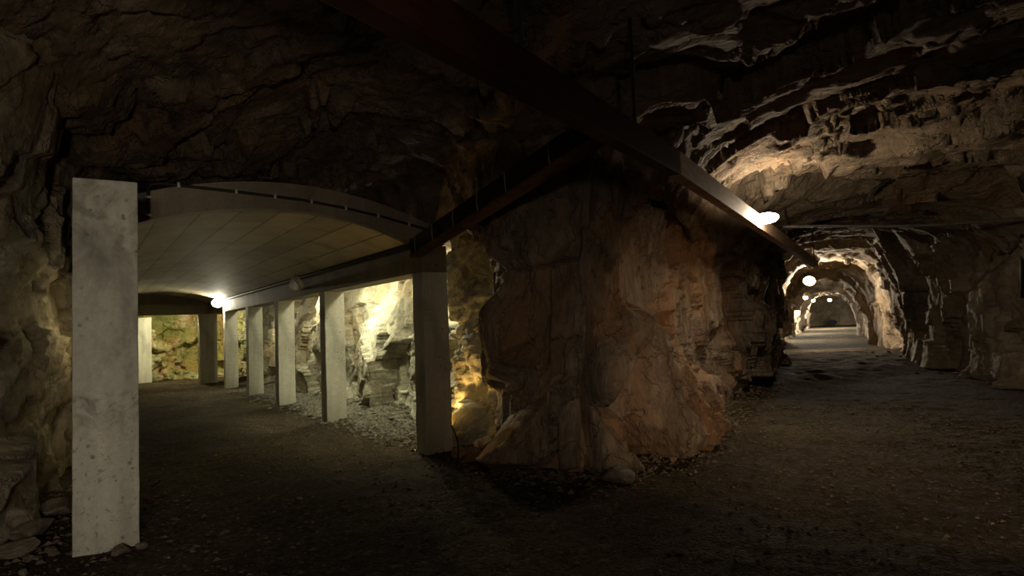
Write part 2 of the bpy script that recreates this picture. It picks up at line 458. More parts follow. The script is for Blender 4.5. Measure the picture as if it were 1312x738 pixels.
nk = np.exp(-((SS-s_c1-.35)/.6)**2)
D -= .75*D*nk
D += nk*(.16*np.clip((1.5-Z)/1.5, 0, 1)+rock(P, (.3, .12), (.16, .06), seed=88)*np.clip((2.4-Z)/1.5, .2, 1))
near = np.exp(-((SS-s_nose)/2.4)**4)
D -= .45*near*D
D -= .42*np.clip((SS-s_nose-.5)/1.3, 0, 1)*np.clip((s_nose+6.5-SS)/2.5, 0, 1)
FEATURES = [
    # px outline, height, side steepness, tilt
    ([(628, 292), (690, 300), (704, 412), (672, 470), (640, 505), (628, 440), (655, 360)], .20, [.5, 3, 4, 2, 1.2, .8, .8], (.10, .0)),
    ([(600, 180), (760, 180), (745, 330), (700, 345), (660, 350), (622, 294)], .22, [2, 1, 3, 2, 1, 1], (0, .1)),
    ([(692, 498), (706, 505), (704, 596), (655, 612), (632, 585), (645, 545)], .34, [2.5, 4, 3, 1.5, 1.2, .9], (.08, -.08)),
    ([(752, 505), (772, 520), (811, 597), (795, 612), (756, 612)], .26, [2, 1.4, 3, 2, 4], (.0, -.1)),
    ([(806, 372), (850, 440), (872, 484), (888, 530), (862, 585), (832, 590), (800, 520), (790, 430)], .55, [1.6, 2.5, 3, 3, 2, 2.5, 1.0, 1.0], (.1, -.08)),
    ([(747, 450), (800, 376), (815, 400), (795, 470), (770, 520), (752, 505)], .22, [1.0, 2, 1.5, 1, 2, 3], (.05, -.05)),
    ([(706, 330), (742, 300), (748, 420), (745, 600), (712, 610), (706, 500)], .16, [1, 2, 3.5, 3, 2, 2], (.0, -.05)),
    ([(880, 430), (905, 470), (917, 512), (900, 545), (884, 520), (872, 470)], .36, [1.2, 2.5, 2.5, 2, 2, 2], (.05, -.05)),
    ([(622, 430), (632, 440), (628, 520), (640, 590), (600, 596), (584, 570), (598, 520), (612, 470)], .24, [1, 2, 1, 2, 2, 2, 1, 1], (.05, -.2)),
    ([(830, 560), (875, 540), (892, 560), (862, 590), (835, 596)], .25, [1.5, 2, 2, 2, 2], (0, 0)),
    ([(935, 380), (985, 395), (985, 470), (935, 505), (925, 440)], .2, [1, 1, 1, 1, 1], (0, 0)),
]
for px, h, k, g in FEATURES: D += pb(px, h*1.25, [q*1.3 for q in k], (g[0]*2.2, g[1]*2.2))
# the tall dark crack beside the nose
s1, z1_ = w.hit(751, 430)
D -= .30*np.exp(-((SS-s1-.03*np.sin(Z*5))/.045)**2)*np.clip((2.4-Z)/1.0, 0, 1)
s2, _ = w.hit(722, 380)
D -= .15*np.exp(-((SS-s2)/.10)**2)*np.exp(-((Z-1.9)/.5)**2)
V = P + Nn*D[:, None]
V[:, 2] += .05*fbm(P*2.1, 77, 2)
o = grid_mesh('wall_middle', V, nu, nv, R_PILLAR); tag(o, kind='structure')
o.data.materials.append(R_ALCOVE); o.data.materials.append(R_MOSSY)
s_m = sof(rs(15.2, -1.3)); s_a = sof(rs(-.3, -1.0))
fi = np.repeat(np.arange(nu-1), nv-1); fs = w.S[fi] + .25*fbm(np.stack([fi*0.0, (np.arange(len(fi)) % (nv-1))*.08, fi*.01], 1), 5, 2)
mi = np.where(fs < s_m, 2, np.where(fs < s_a, 1, 0)).astype(np.int32)
o.data.polygons.foreach_set('material_index', mi)

# left rock wall
wl = Wall([(-3.2, -4), (-3.9, 0), (-4.25, 3), (-4.35, 4.8), (-4.47, 5.6), (-4.75, 6.45), (-5.15, 7.2), (-5.60, 8.12), rs(4.2, 4.15), rs(6, 4.8), rs(10, 4.9), rs(15, 5.0), rs(20.5, 5.0)], side=1, z1=4.6, dz=.03, k=.0042)
P, Nn, SS, nu, nv = wl.grid(); Z = P[:, 2]
D = rock(P, (1.5, .7, .25, .1), (.34, .14, .025, .008), stretch=(1, 1.5, .8), rot=rotm('X', 18), seed=14)
# a long ledge: the smooth upper wall overhangs, with a dark slot beneath it
D += .30*np.clip((Z-2.35-.25*vnoise(P*.8, 9))/.06, 0, 1) + .35*np.clip((Z-2.6)/1.5, 0, 1)**2
D += .18*np.clip((1.75+.2*vnoise(P*1.1, 19)-Z)/.05, 0, 1)
D += .2*np.exp(-np.maximum(Z, 0)/.4)
wk = np.clip((SS-9.3)/1.2, 0, 1); D = D*(1-wk*.75)+wk*rock(P, (.8, .3), (.16, .035), seed=18)
V = P + Nn*D[:, None]; V[:, 2] += .05*fbm(P*2.1, 78, 2)
o = grid_mesh('wall_left', V, nu, nv, R_LEFT); tag(o, kind='structure')

# end rock beyond the arcade
we = Wall([rs(20.4, 5.6), rs(20.6, 3.5), rs(20.2, 2.0), rs(20.4, .8), rs(20.1, -.5), rs(20.0, -1.8)], side=1, z1=4.0, dz=.045, k=.0022)
P, Nn, SS, nu, nv = we.grid(); Z = P[:, 2]
D = rock(P, (1.2, .5, .22), (.5, .25, .09), seed=24)*1.8 + .3*np.exp(-np.maximum(Z, 0)/.3)
V = P + Nn*D[:, None]
o = grid_mesh('wall_end', V, nu, nv, R_MOSSY); tag(o, kind='structure')

# right rock wall
wr = Wall([(5.2, -4), (7.0, 0), (8.3, 5), (9.3, 9.5), (10.1, 12.6), (10.55, 14.6), (11.3, 17.5), (12.6, 20.5), (13.9, 23)], side=-1, z1=4.8, dz=.03, k=.0035)
P, Nn, SS, nu, nv = wr.grid(); Z = P[:, 2]
D = rock(P, (1.6, .7, .28, .11), (.42, .16, .045, .014), stretch=(1, 1, 1.3), seed=41)
def sor(q):
    d = np.linalg.norm(wr.p-np.array(q), axis=1); return wr.S[d.argmin()]
D += .15*np.exp(-np.maximum(Z, 0)/.3) + .9*np.clip((Z-1.8)/2.6, 0, 1)**2
D += block(SS, Z, [(sor((10.1, 12.0)), -.3), (sor((10.5, 14.6)), -.3), (sor((10.6, 14.4)), 2.3), (sor((9.9, 11.6)), 3.2)], .45, [1, 2.5, 1, 1])
V = P + Nn*D[:, None]; V[:, 2] += .05*fbm(P*2.1, 79, 2)
o = grid_mesh('wall_right', V, nu, nv, R_TUNNEL); tag(o, kind='structure')

# ------------------------------------------------------------------ rock roof
def axis(a, b, f):
    out = [a]
    while out[-1] < b: out.append(out[-1]+f(out[-1]))
    return np.array(out)
xs = axis(-18.5, 17, lambda x: .05 if -7 < x < 9 else .075)
ys = axis(-4.5, 26, lambda y: .032 if y < 9 else (.05 if y < 15 else .08))
X, Y = np.meshgrid(xs, ys, indexing='ij')
def dist_to(path, X, Y, step=6):
    p = path[::step]; d = np.full(X.shape, 1e9)
    for q in p: d = np.minimum(d, np.hypot(X-q[0], Y-q[1]))
    return d
Rr = (X-O[0])*ER[0]+(Y-O[1])*ER[1]; Ss = (X-O[0])*ES[0]+(Y-O[1])*ES[1]
dw = np.minimum(dist_to(PW.p, X, Y), np.minimum(dist_to(wl.p, X, Y), dist_to(wr.p, X, Y)))
dl = dist_to(wl.p, X, Y); H = 4.15 - np.where(dl < dw+.01, .30, .95)*np.exp(-dw/.55) - .25*np.exp(-dw/2.0)
# over the arcade the roof sits just above the vault at its mouth and drops to the alcoves
mask_a = np.clip((Ss+2.3)/.5, 0, 1)
ar = np.clip((Rr-.2)/1.2, 0, 1)*mask_a
side_s = np.clip((-Ss-.12)/.25, 0, 1)*np.clip((Rr+.1)/.5, 0, 1)*mask_a
H = H*(1-ar) + ar*3.75
H = H*(1-side_s) + side_s*2.85
left_s = np.clip((Ss-4.0)/.4, 0, 1)*np.clip((Rr-1.0)/1.0, 0, 1)
H = H*(1-left_s) + left_s*2.95
# roof steps down beyond the first lamp
stp = (Y - (10.6+.22*(X-3))) + .6*fbm(np.stack([X.ravel()*.5, Y.ravel()*.5, X.ravel()*0], 1), 90, 2).reshape(X.shape)
far_ = np.clip((Y-14)/4, 0, 1); H += far_*(.35+.5*np.exp(-dw/.55))
H -= .28*np.clip(stp/.35, 0, 1)*(X > .5)*(np.clip((X-.5)/2, 0, 1))
P = np.stack([X.ravel(), Y.ravel(), np.full(X.size, 4.0)], 1)
D = rock(P, (1.9, .8, .33, .13), (.30, .19, .08, .03), stretch=(2.3, .75, 1), rot=rotm('Z', -42), seed=61, warp=.8)
D += .12*fbm(P*.6, 66, 3)
sm = np.clip(stp.ravel()/.5, 0, 1)*(X.ravel() > 2)
D *= 1-.45*sm
D *= (1-.8*np.maximum(side_s, left_s)).ravel()
V = P.copy(); V[:, 2] = H.ravel() + D
# keep the roof clear above the concrete
inside = ((Rr > -.2) & (Ss > -.25) & (Ss < 4.3)).ravel(); V[inside, 2] = np.maximum(V[inside, 2], 3.42)
V[:, 0] += .12*fbm(P*1.4, 91, 2); V[:, 1] += .12*fbm(P*1.4+9, 92, 2)
o = grid_mesh('ceiling', V, len(xs), len(ys), R_CEIL, flip=True); tag(o, kind='structure')
bm = bmesh.new(); bm.from_mesh(o.data)      # the roof ends where the portal face of the gallery begins
bmesh.ops.delete(bm, geom=[v for v in bm.verts if v.co.x > 5 and (v.co.x-11.12)*.30+(v.co.y-21.42)*.954 > .25], context='VERTS')
bm.to_mesh(o.data); bm.free()

# ------------------------------------------------------------------ right gallery beyond the portal
rings = [  # centre x, y, half width, height, direction (dx, dy)
    (11.1, 21.3, 6.5, 7.5), (11.12, 21.42, 2.85, 4.6), (11.2, 21.8, 2.65, 4.35), (11.9, 23.6, 2.5, 4.2), (12.9, 26.0, 2.25, 3.9), (14.0, 28.6, 2.1, 3.8),
    (15.0, 31.0, 2.05, 3.7), (15.05, 31.1, 1.75, 3.35), (15.7, 32.4, 1.75, 3.3), (15.9, 32.8, 2.3, 3.7), (18.0, 37, 2.3, 3.7), (20.2, 41.5, 2.2, 3.5), (20.3, 41.8, 1.9, 3.2),
    (20.9, 43, 1.9, 3.2), (21.2, 43.5, 2.3, 3.5), (26.0, 52.5, 2.3, 3.6), (26.2, 52.9, 2.1, 3.3), (27, 54.5, 2.5, 3.6), (33, 66, 2.5, 3.6), (36.5, 73, 2.6, 3.6), (37.5, 75.5, .2, .4)]
cc = np.array([r[:2] for r in rings])
tan = np.gradient(cc, axis=0); tan /= np.linalg.norm(tan, axis=1, keepdims=True)
tan[:3] = np.array([.30, .954]); tan[3] = (.36, .93)
prof = []
NA = 110
for k in range(NA+1):
    a = math.pi*k/NA                      # 0 = right foot, pi = left foot
    c_, s_ = math.cos(a), math.sin(a)
    prof.append((math.copysign(abs(c_)**.62, c_), abs(s_)**.78))
prof = np.array(prof)
Vl = []; cnt = 0
for i in range(len(rings)-1):
    a, b = np.array(rings[i]), np.array(rings[i+1]); L = np.linalg.norm(b[:2]-a[:2])
    d = min(a[1], b[1]); n = max(6 if L < .6 else 2, int(L/(.0035*d)))
    if i == 0: n = 70
    for t in np.linspace(0, 1, n, endpoint=False):
        q = a+(b-a)*t; tt = tan[i]*(1-t)+tan[i+1]*t; tt /= np.linalg.norm(tt); nn = np.array([tt[1], -tt[0]])
        x = q[0]+prof[:, 0]*q[2]*nn[0]; y = q[1]+prof[:, 0]*q[2]*nn[1]; z = prof[:, 1]*q[3]-.12
        Vl.append(np.stack([x, y, z], 1)); cnt += 1
V = np.concatenate(Vl); ctr = np.repeat(np.array([v.mean(0) for v in Vl]), NA+1, 0)
inw = ctr-V; inw[:, 2] = np.where(V[:, 2] < .8, 0, 1.2-V[:, 2]); inw /= np.linalg.norm(inw, axis=1, keepdims=True)
D = rock(V, (1.5, .6, .25), (.30, .12, .035), seed=71)
V2 = V+inw*D[:, None]; V2[:, :2] += .25*(rock(V+5, (.8, .35), (.5, .2), seed=72))[:, None]*np.array([.45, .89])*.3
o = grid_mesh('wall_tunnel', V2, cnt, NA+1, R_TUNNEL); tag(o, kind='structure')

# ------------------------------------------------------------------ floor
xs = axis(-18.5, 16, lambda x: .05 if -5 < x < 6 else .09)
ys = axis(-4.5, 24, lambda y: .035 if y < 9 else .07)
X, Y = np.meshgrid(xs, ys, indexing='ij'); Fp = np.stack([X.ravel(), Y.ravel(), X.ravel()*0], 1)
def floor_height(x, y):
    """x, y flat arrays"""
    p = np.stack([x, y, x*0], 1)
    dA = dist_to(PW.p, x, y, 8); dL = dist_to(wl.p, x, y, 8); dR = dist_to(wr.p, x, y, 8)
    r_ = (x-O[0])*ER[0]+(y-O[1])*ER[1]; s_ = (x-O[0])*ES[0]+(y-O[1])*ES[1]
    z = .018*fbm(p*.8, 101, 3)+.008*fbm(p*5, 102, 2)
    bank = np.exp(-dA/.28)*.07 + np.exp(-dL/.35)*.12 + np.exp(-dR/.4)*.08
    alcv = np.clip((-s_-.2)/1.2, 0, 1)*np.clip((r_-.3)/1.0, 0, 1)
    z = z + bank*(.7+.6*vnoise(p*2.2, 103)) + alcv*(.12+.05*vnoise(p*3, 104))
    return z
Zf = floor_height(Fp[:, 0], Fp[:, 1]); rough = facet(Fp*14, 105)*.006+facet(Fp*5.5+3, 106)*.006
V = Fp.copy(); V[:, 2] = Zf+rough
o = grid_mesh('floor', V, len(xs), len(ys), M_FLOOR); tag(o, kind='structure')
# gallery floor beyond the portal
fx = []; NB = 40
Lr = []
for i in range(2, len(rings)-1):
    a, b = np.array(rings[i]), np.array(rings[i+1]); n = max(1, int(np.linalg.norm(b[:2]-a[:2])/.3))
    for t in np.linspace(0, 1, n, endpoint=False):
        q = a+(b-a)*t; nn = np.array([.88, -.47])
        u = np.linspace(-3.2, 3.2, NB)
        Lr.append(np.stack([q[0]+nn[0]*u, q[1]+nn[1]*u, u*0], 1))
V = np.concatenate(Lr); V[:, 2] = .02*fbm(V*.8, 110, 3)+.015*facet(V*3, 111)-.045*np.clip((27-V[:, 1])/3, 0, 1)
o = grid_mesh('floor', V, len(Lr), NB, M_FLOOR, flip=True); tag(o, kind='structure')

# ------------------------------------------------------------------ concrete arcade
def conc(name, lo, hi, mat, label, cat, group=None, bevel=.012, chips=.006, base=True):
    """a cast member in the arcade frame, edges slightly broken"""
    bm = bmesh.new(); c = [(lo[0]+hi[0])/2, (lo[1]+hi[1])/2]
    box_bm(bm, (lo[0]-c[0], lo[1]-c[1], lo[2]), (hi[0]-c[0], hi[1]-c[1], hi[2]), bevel, 2)
    L = [hi[k]-lo[k] for k in range(3)]
    cuts = max(2, int(L[2]/.12)) if L[2] > 1 else 0
    if cuts:
        es = [e for e in bm.edges if abs(e.verts[0].co.z-e.verts[1].co.z) > L[2]*.8]
        bmesh.ops.subdivide_edges(bm, edges=es, cuts=cuts, use_grid_fill=True)
        co = np.array([v.co[:] for v in bm.verts])+np.array([lo[0], lo[1], 0])
        dn = vnoise(co*6.5, 7)*chips; dn2 = vnoise(co*6.5+4, 8)*chips
        for v, a_, b_ in zip(bm.verts, dn, dn2):
            v.co.x += a_; v.co.y += b_
    o = bm_obj(name, bm, mat)
    w_ = rs(*c); o.location = (w_[0], w_[1], 0); o.rotation_euler = (0, 0, ANG)
    return tag(o, label, cat, group)

CW, CD = .36, .30
cols = [
    (0.0, 'dark concrete column at the mouth of the arcade beside the brown rock nose'),
    (3.95, 'second concrete column of the right row with its pale face toward the viewer'),
    (7.25, 'third concrete column of the right row, pale face, between two lit rock openings'),
    (10.3, 'fourth concrete column of the right row, greenish white, beside a dim opening'),
    (13.55, 'fifth concrete column of the right row, just below the bright lamp'),
]
for r, lab in cols:
    conc('concrete_column', (r, -CW, -.12), (r+CD, 0, 2.30), K_COL, lab, 'column', 'concrete columns of the right row')
conc('concrete_column', (16.3, -.22, -.12), (16.7, .32, 2.32), K_COL, 'dark concrete column in the far end row of the arcade, backed by green rock', 'column')
conc('concrete_column', (18.9, 1.52, -.12), (19.3, 1.98, 2.32), K_COL, 'yellow lit concrete column at the far end of the arcade, left of the mossy rock', 'column')
# near pier of the left row
pier = conc('concrete_pier', (-1.5, 3.20, -.12), (.30, 3.63, 2.84), K_PIER, 'tall pale grey concrete pier in the left foreground, pitted and stained', 'pier', bevel=.012, chips=.004)
for r in (3.95, 7.2, 10.4, 13.6):
    conc('concrete_column', (r, 3.25, -.12), (r+CD, 3.61, 2.30), K_COL, 'concrete column of the left row hidden behind the foreground pier', 'column', 'concrete columns of the left row')

def lintel(name, lo, hi, lab):
    return conc(name, lo, hi, K_BEAM, lab, 'beam', bevel=.01)
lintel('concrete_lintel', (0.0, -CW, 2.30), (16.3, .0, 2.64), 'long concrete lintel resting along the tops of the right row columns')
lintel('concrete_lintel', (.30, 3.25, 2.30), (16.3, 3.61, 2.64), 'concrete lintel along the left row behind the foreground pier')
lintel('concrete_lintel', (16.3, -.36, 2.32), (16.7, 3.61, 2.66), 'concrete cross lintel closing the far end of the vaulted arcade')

bm = bmesh.new(); tube_bm(bm, [(0, 0, 0), (16.2, 0, 0)], .045, 10)
duct = bm_obj('cable_duct', bm, M_BLACK); q = rs(.05, .05); duct.location = (q[0], q[1], 2.655); duct.rotation_euler = (0, 0, ANG)
tag(duct, 'dark round duct running along the seam between lintel and vault', 'duct')
# vault: segmental barrel between the rows with thick mouth ring
def arc(s):
    u = (s-1.69)/1.71
    return 2.64+.34*(1-u*u)
NS = 60; s_in = np.linspace(-.02, 3.40, NS)
bm = bmesh.new()
r_list = list(np.linspace(.0, 16.7, 40))
gin = [[bm.verts.new((r, s, arc(s)+(.0 if True else 0))) for s in s_in] for r in r_list]
s_top = np.linspace(-.36, 3.63, NS)
gtop = [[bm.verts.new((r, s, arc(s)+.28+.02*math.sin(r))) for s in s_top] for r in r_list]
for i in range(len(r_list)-1):
    for j in range(NS-1):
        bm.faces.new((gin[i][j], gin[i+1][j], gin[i+1][j+1], gin[i][j+1]))
        bm.faces.new((gtop[i][j], gtop[i][j+1], gtop[i+1][j+1], gtop[i+1][j]))
for g in (0, -1):
    for j in range(NS-1):
        f = (gin[g][j], gin[g][j+1], gtop[g][j+1], gtop[g][j]); bm.faces.new(f if g == 0 else f[::-1])
for j in (0, -1):
    for i in range(len(r_list)-1):
        f = (gin[i][j], gtop[i][j], gtop[i+1][j], gin[i+1][j]); bm.faces.new(f if j == 0 else f[::-1])
vault = bm_obj('concrete_vault', bm, K_VAULT); vault.location = (O[0], O[1], 0); vault.rotation_euler = (0, 0, ANG)
tag(vault, 'shallow concrete barrel vault with board marks spanning the arcade', 'vault')
bm = bmesh.new()   # mouth ring, slightly proud
s_f = np.linspace(-.30, 3.62, 50)
A = [bm.verts.new((-.05, s, arc(s)-.005 if -.02 <= s <= 3.4 else 2.64)) for s in s_f]; B = [bm.verts.new((-.05, s, arc(s)+.29)) for s in s_f]
A2 = [bm.verts.new((.16, v.co.y, v.co.z)) for v in A]; B2 = [bm.verts.new((.16, v.co.y, v.co.z)) for v in B]
for j in range(len(s_f)-1):
    bm.faces.new((A[j], A[j+1], B[j+1], B[j])); bm.faces.new((A2[j], B2[j], B2[j+1], A2[j+1]))
    bm.faces.new((A[j], A2[j], A2[j+1], A[j+1])); bm.faces.new((B[j], B[j+1], B2[j+1], B2[j]))
bm.faces.new((A[0], B[0], B2[0], A2[0])); bm.faces.new((A[-1], A2[-1], B2[-1], B[-1]))
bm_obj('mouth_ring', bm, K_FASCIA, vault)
# end wall panel above the far lintel
bm = bmesh.new(); Pn = [bm.verts.new((16.45, s, 2.62)) for s in s_in]; Pt = [bm.verts.new((16.45, s, arc(s)+.02)) for s in s_in]
Pn2 = [bm.verts.new((16.6, v.co.y, v.co.z)) for v in Pn]; Pt2 = [bm.verts.new((16.6, v.co.y, v.co.z)) for v in Pt]
for j in range(NS-1):
    bm.faces.new((Pn[j], Pn[j+1], Pt[j+1], Pt[j])); bm.faces.new((Pn2[j], Pt2[j], Pt2[j+1], Pn2[j+1]))
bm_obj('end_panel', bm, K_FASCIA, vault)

# cable conduit on the mouth ring with clips
def W3(r, s, z): q = rs(r, s); return (q[0], q[1], z)
pts = [W3(-.075, 3.02, 2.78)] + [W3(-.075, 3.02, z) for z in (2.9, 3.02, 3.08)] + [W3(-.075, 3.02-.02*k*k/4, 3.1+.012*k) for k in range(1, 4)]
ctrl = [(2.9, 3.15), (2.6, 3.14), (2.1, 3.12), (1.5, 3.09), (1.0, 3.03), (.5, 2.95), (.0, 2.84), (-.2, 2.8)]
sp = []
for a, b in zip(ctrl, ctrl[1:]):
    for t in np.linspace(0, 1, 6, endpoint=False): sp.append((a[0]+(b[0]-a[0])*t, a[1]+(b[1]-a[1])*t))
pts += [W3(-.075, s, z) for s, z in sp]
con = bm_obj('cable_conduit', tube_bm(bmesh.new(), pts, .016, 8), M_BLACK, smooth=True)
tag(con, 'thin black cable conduit clipped along the curved mouth of the vault', 'cable')
for s in (2.75, 2.2, 1.8, 1.4, 1.0, .6, .2):
    z = np.interp(-s, [-c[0] for c in ctrl], [c[1] for c in ctrl])
    bm = bmesh.new(); q = W3(-.078, s, z); box_bm(bm, (-.022, -.014, -.026), (.022, .014, .026), .004)
    k = bm_obj('clip', bm, M_CLIP, con); k.location = q; k.rotation_euler = (0, 0, ANG)
for z in (2.82, 3.0):
    bm = bmesh.new(); q = W3(-.078, 3.02, z); box_bm(bm, (-.022, -.026, -.012), (.022, .026, .012), .004)
    k = bm_obj('clip', bm, M_CLIP, con); k.location = q; k.rotation_euler = (0, 0, ANG)

# ------------------------------------------------------------------ hanging timber beam over the right gallery
bd = np.array([.497, .868]); bn = np.array([.868, -.497])
BZ = 2.80; BH = .21
beam = empty('hanging_beam', (0, 0, 0))
tag(beam, 'long red brown beam hanging below the roof from upper left toward the gallery lamp', 'beam')
def bpt(y, off=0.0): x = .572*y-1.79; return np.array([x, y])+bn*off
def beam_seg(y0, y1, z0, z1, wdt=.12):
    a, b = bpt(y0), bpt(y1); bm = bmesh.new(); L = np.linalg.norm(b-a)
    box_bm(bm, (0, -wdt, 0), (L, 0, BH), .008)
    for v in bm.verts: v.co.z += (z1-z0)*v.co.x/L
    bmesh.ops.recalc_face_normals(bm, faces=bm.faces)
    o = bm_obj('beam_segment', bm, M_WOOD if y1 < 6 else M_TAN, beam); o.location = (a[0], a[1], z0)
    # local +y points left of the run, so the right face is at -wdt
    o.rotation_euler = (0, 0, math.atan2(b[1]-a[1], b[0]-a[0]))
    return o
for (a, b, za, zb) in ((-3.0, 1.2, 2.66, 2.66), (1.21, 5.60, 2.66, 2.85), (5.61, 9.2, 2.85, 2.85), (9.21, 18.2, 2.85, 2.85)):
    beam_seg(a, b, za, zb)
for (y, zb) in ((3.2, 2.86), (4.72, 2.98), (12.5, 3.05), (17.8, 3.05)):
    p = bpt(y, .06); h = bm_obj('hanger_rod', tube_bm(bmesh.new(), [(p[0], p[1], zb-.05), (p[0], p[1], 4.35)], .014, 8), M_BLACK, beam)

# cable tray from the first column up to the beam
ta = at_depth(536, 330, 7.85); tb = at_depth(783, 178, 4.55)
tray = empty('cable_tray', (0, 0, 0)); tag(tray, 'dark cable tray with pale straps climbing from the arcade column to the hanging beam', 'cable tray')
ta = Vector(ta); tb = Vector(tb); td = (tb-ta).normalized(); tn = td.cross(Vector((0, 0, 1))).normalized(); tu = tn.cross(td).normalized()
tm = Matrix((td, tn, tu)).transposed().to_4x4(); tm.translation = ta; TL = (tb-ta).length
bm = box_bm(bmesh.new(), (0, -.02, .03), (TL, .10, .22), .004); o = bm_obj('trough', bm, M_TRAY, tray); o.matrix_world = tm
bm = box_bm(bmesh.new(), (0, -.035, 0), (TL, .12, .03), .004); o = bm_obj('flange', bm, M_FLANGE, tray); o.matrix_world = tm
# which side faces the gallery mouth
sgn = 1 if (tn.x*-ta.x+tn.y*-ta.y) > 0 else -1
for f in (.05, .19, .34, .49, .64, .83):
    x = TL*f; bm = bmesh.new()
    tube_bm(bm, [(x, .105 if sgn > 0 else -.025, .0), (x+.004, .112 if sgn > 0 else -.032, .11), (x, .105 if sgn > 0 else -.025, .225)], .005, 6)
    o = bm_obj('strap', bm, M_STRAP, tray); o.matrix_world = tm

# conduit crossing the gallery roof to the right wall
p0 = at_depth(1003, 290.5, 12.0); p1 = at_depth(1330, 279.5, 11.4)
pts = [p0+(p1-p0)*t+np.array([0, 0, -.05*math.sin(math.pi*t)+.012*math.sin(9*t)]) for t in np.linspace(0, 1, 24)]
pc = bm_obj('conduit_pipe', tube_bm(bmesh.new(), pts, .026, 10), M_STEEL, smooth=True)
tag(pc, 'long thin grey conduit pipe crossing high over the right gallery', 'pipe')
for f in ():
    q = pts[f]; bm = tube_bm(bmesh.new(), [(q[0], q[1], q[2]), (q[0], q[1], q[2]+.9)], .007, 6); bm_obj('hanger_rod', bm, M_BLACK, pc)
q0 = at_depth(1309, 300, 12.1); q1 = at_depth(1310, 382, 12.1)
vp = bm_obj('drop_pipe', tube_bm(bmesh.new(), [q0, (q0+q1)/2, q1], .03, 10), M_BLACK, smooth=True)
tag(vp, 'dark vertical pipe on the rock at the right edge of the gallery', 'pipe')
# loose cable at the foot of the first column
a = on_floor(585, 594, .02); b = at_depth(578, 545, a[1]+.35)
pts = [a+(b-a)*t+np.array([-.05*math.sin(math.pi*t)*-1, 0, 0]) for t in np.linspace(0, 1, 12)]
lc = bm_obj('loose_cable', tube_bm(bmesh.new(), pts, .009, 6), M_BLACK, smooth=True)
tag(lc, 'short bent black cable sticking up beside the dark arcade column', 'cable')

# ------------------------------------------------------------------ lamps
WARM = (1.0, .80, .56); NEUT = (1.0, .93, .78); GREEN = (.93, 1.0, .66)
def make_lamp(name, loc, aim, size, col, strength, label, cat='lamp', group=None, plate=1.35):
    """bulkhead lamp: back box, ring, glass dome; local z is the direction it faces"""
    root = empty(name, loc); tag(root, label, cat, group)
    root.rotation_euler = Vector(aim).to_track_quat('Z', 'Y').to_euler()
    bm = bmesh.new()
    bmesh.ops.create_cone(bm, cap_ends=True, segments=28, radius1=size*plate, radius2=size*plate*.94, depth=size*.55, matrix=Matrix.Translation((0, 0, -size*.28)))
    for v in bm.verts: v.co.x *= 1.25
    bm_obj('housing', bm, M_HOUSE, root)
    bm = bmesh.new(); bmesh.ops.create_uvsphere(bm, u_segments=20, v_segments=12, radius=1)
    bmesh.ops.delete(bm, geom=[v for v in bm.verts if v.co.z < -.02], context='VERTS')
    for v in bm.verts: v.co = Vector((v.co.x*size*1.15, v.co.y*size*.92, v.co.z*size*1.15+.002))
    mt = lamp_mat('lit_glass', col, strength) if strength else plain('frosted_glass', (.75, .75, .68), .3)
    bm_obj('glass_dome', bm, mt, root, smooth=True)
    bm = bmesh.new()
    n = 28; ring = [(math.cos(2*math.pi*k/n)*size*1.28, math.sin(2*math.pi*k/n)*size*1.02, .006) for k in range(n)]
    vs = [[bm.verts.new((x*f, y*f, z+h)) for x, y, z in ring] for f, h in ((1, 0), (1, size*.12), (.9, size*.16), (.9, 0))]
    for a_, b_ in zip(vs, vs[1:]+vs[:1]):
        for k in range(n): bm.faces.new((a_[k], a_[(k+1) % n], b_[(k+1) % n], b_[k]))
    bm_obj('rim', bm, M_HOUSE, root)
    return root

# gallery lamp on the right side of the beam: a long glass pointing away from it
q = bpt(9.2, .005)
la = empty('gallery_lamp', (q[0], q[1], 2.96)); tag(la, 'large bright oval lamp on the side of the hanging beam', 'lamp')
la.rotation_euler = Vector((bn[0], bn[1], .03)).to_track_quat('Z', 'Y').to_euler()
bm = bmesh.new(); bmesh.ops.create_uvsphere(bm, u_segments=24, v_segments=16, radius=1)
for v in bm.verts: v.co = Vector((v.co.x*.078, v.co.y*.078, v.co.z*.17+.22))
bm_obj('glass_globe', bm, lamp_mat('warm_lit_glass', (1.0, .84, .62), 330.0), la, smooth=True)
bm = bmesh.new(); tube_bm(bm, [(0, 0, -.005), (0, 0, .05), (0, 0, .075)], [.075, .075, .06], 16); bm_obj('socket', bm, M_HOUSE, la)
bm = box_bm(bmesh.new(), (-.11, -.06, -.012), (.11, .06, .002), .003); bm_obj('mounting_plate', bm, M_HOUSE, la)
bm = tube_bm(bmesh.new(), [(.08, .02, .01), (.13, .03, .03), (.16, .0, .0), (.13, -.06, -.03), (.15, -.10, .02)], .007, 6); bm_obj('cable_tail', bm, M_BLACK, la)

def pxl(x, y, h=1.22):          # a lamp hanging h above eye level seen at that spot
    v = ray(x, y); t = h/v[2]; p = v*t; return (p[0], p[1], CZ+h)
pB = pxl(1037, 360, 1.34)
make_lamp('gallery_lamp', pB, (-.22, -.97, -.02), .10, (1.0, .84, .62), 2600, 'round starry lamp hanging just inside the lit rock portal', 'lamp', plate=2.1)
for (x, y, lab, st) in ((1012, 375.6, 'small lamp at the left end of the far chain of gallery lamps', 260), (1032, 381, 'second lamp from the left in the far chain of gallery lamps', 420),
                    (1042, 384.4, 'third lamp from the left in the far chain of gallery lamps', 420), (1063, 384, 'rightmost lamp of the far chain of gallery lamps', 420)):
    p = pxl(x, y, 1.15); make_lamp('gallery_lamp', p, (-.25, -.4, -.8), .14, (1.0, .93, .76), st*8, lab, 'lamp', plate=1.05)

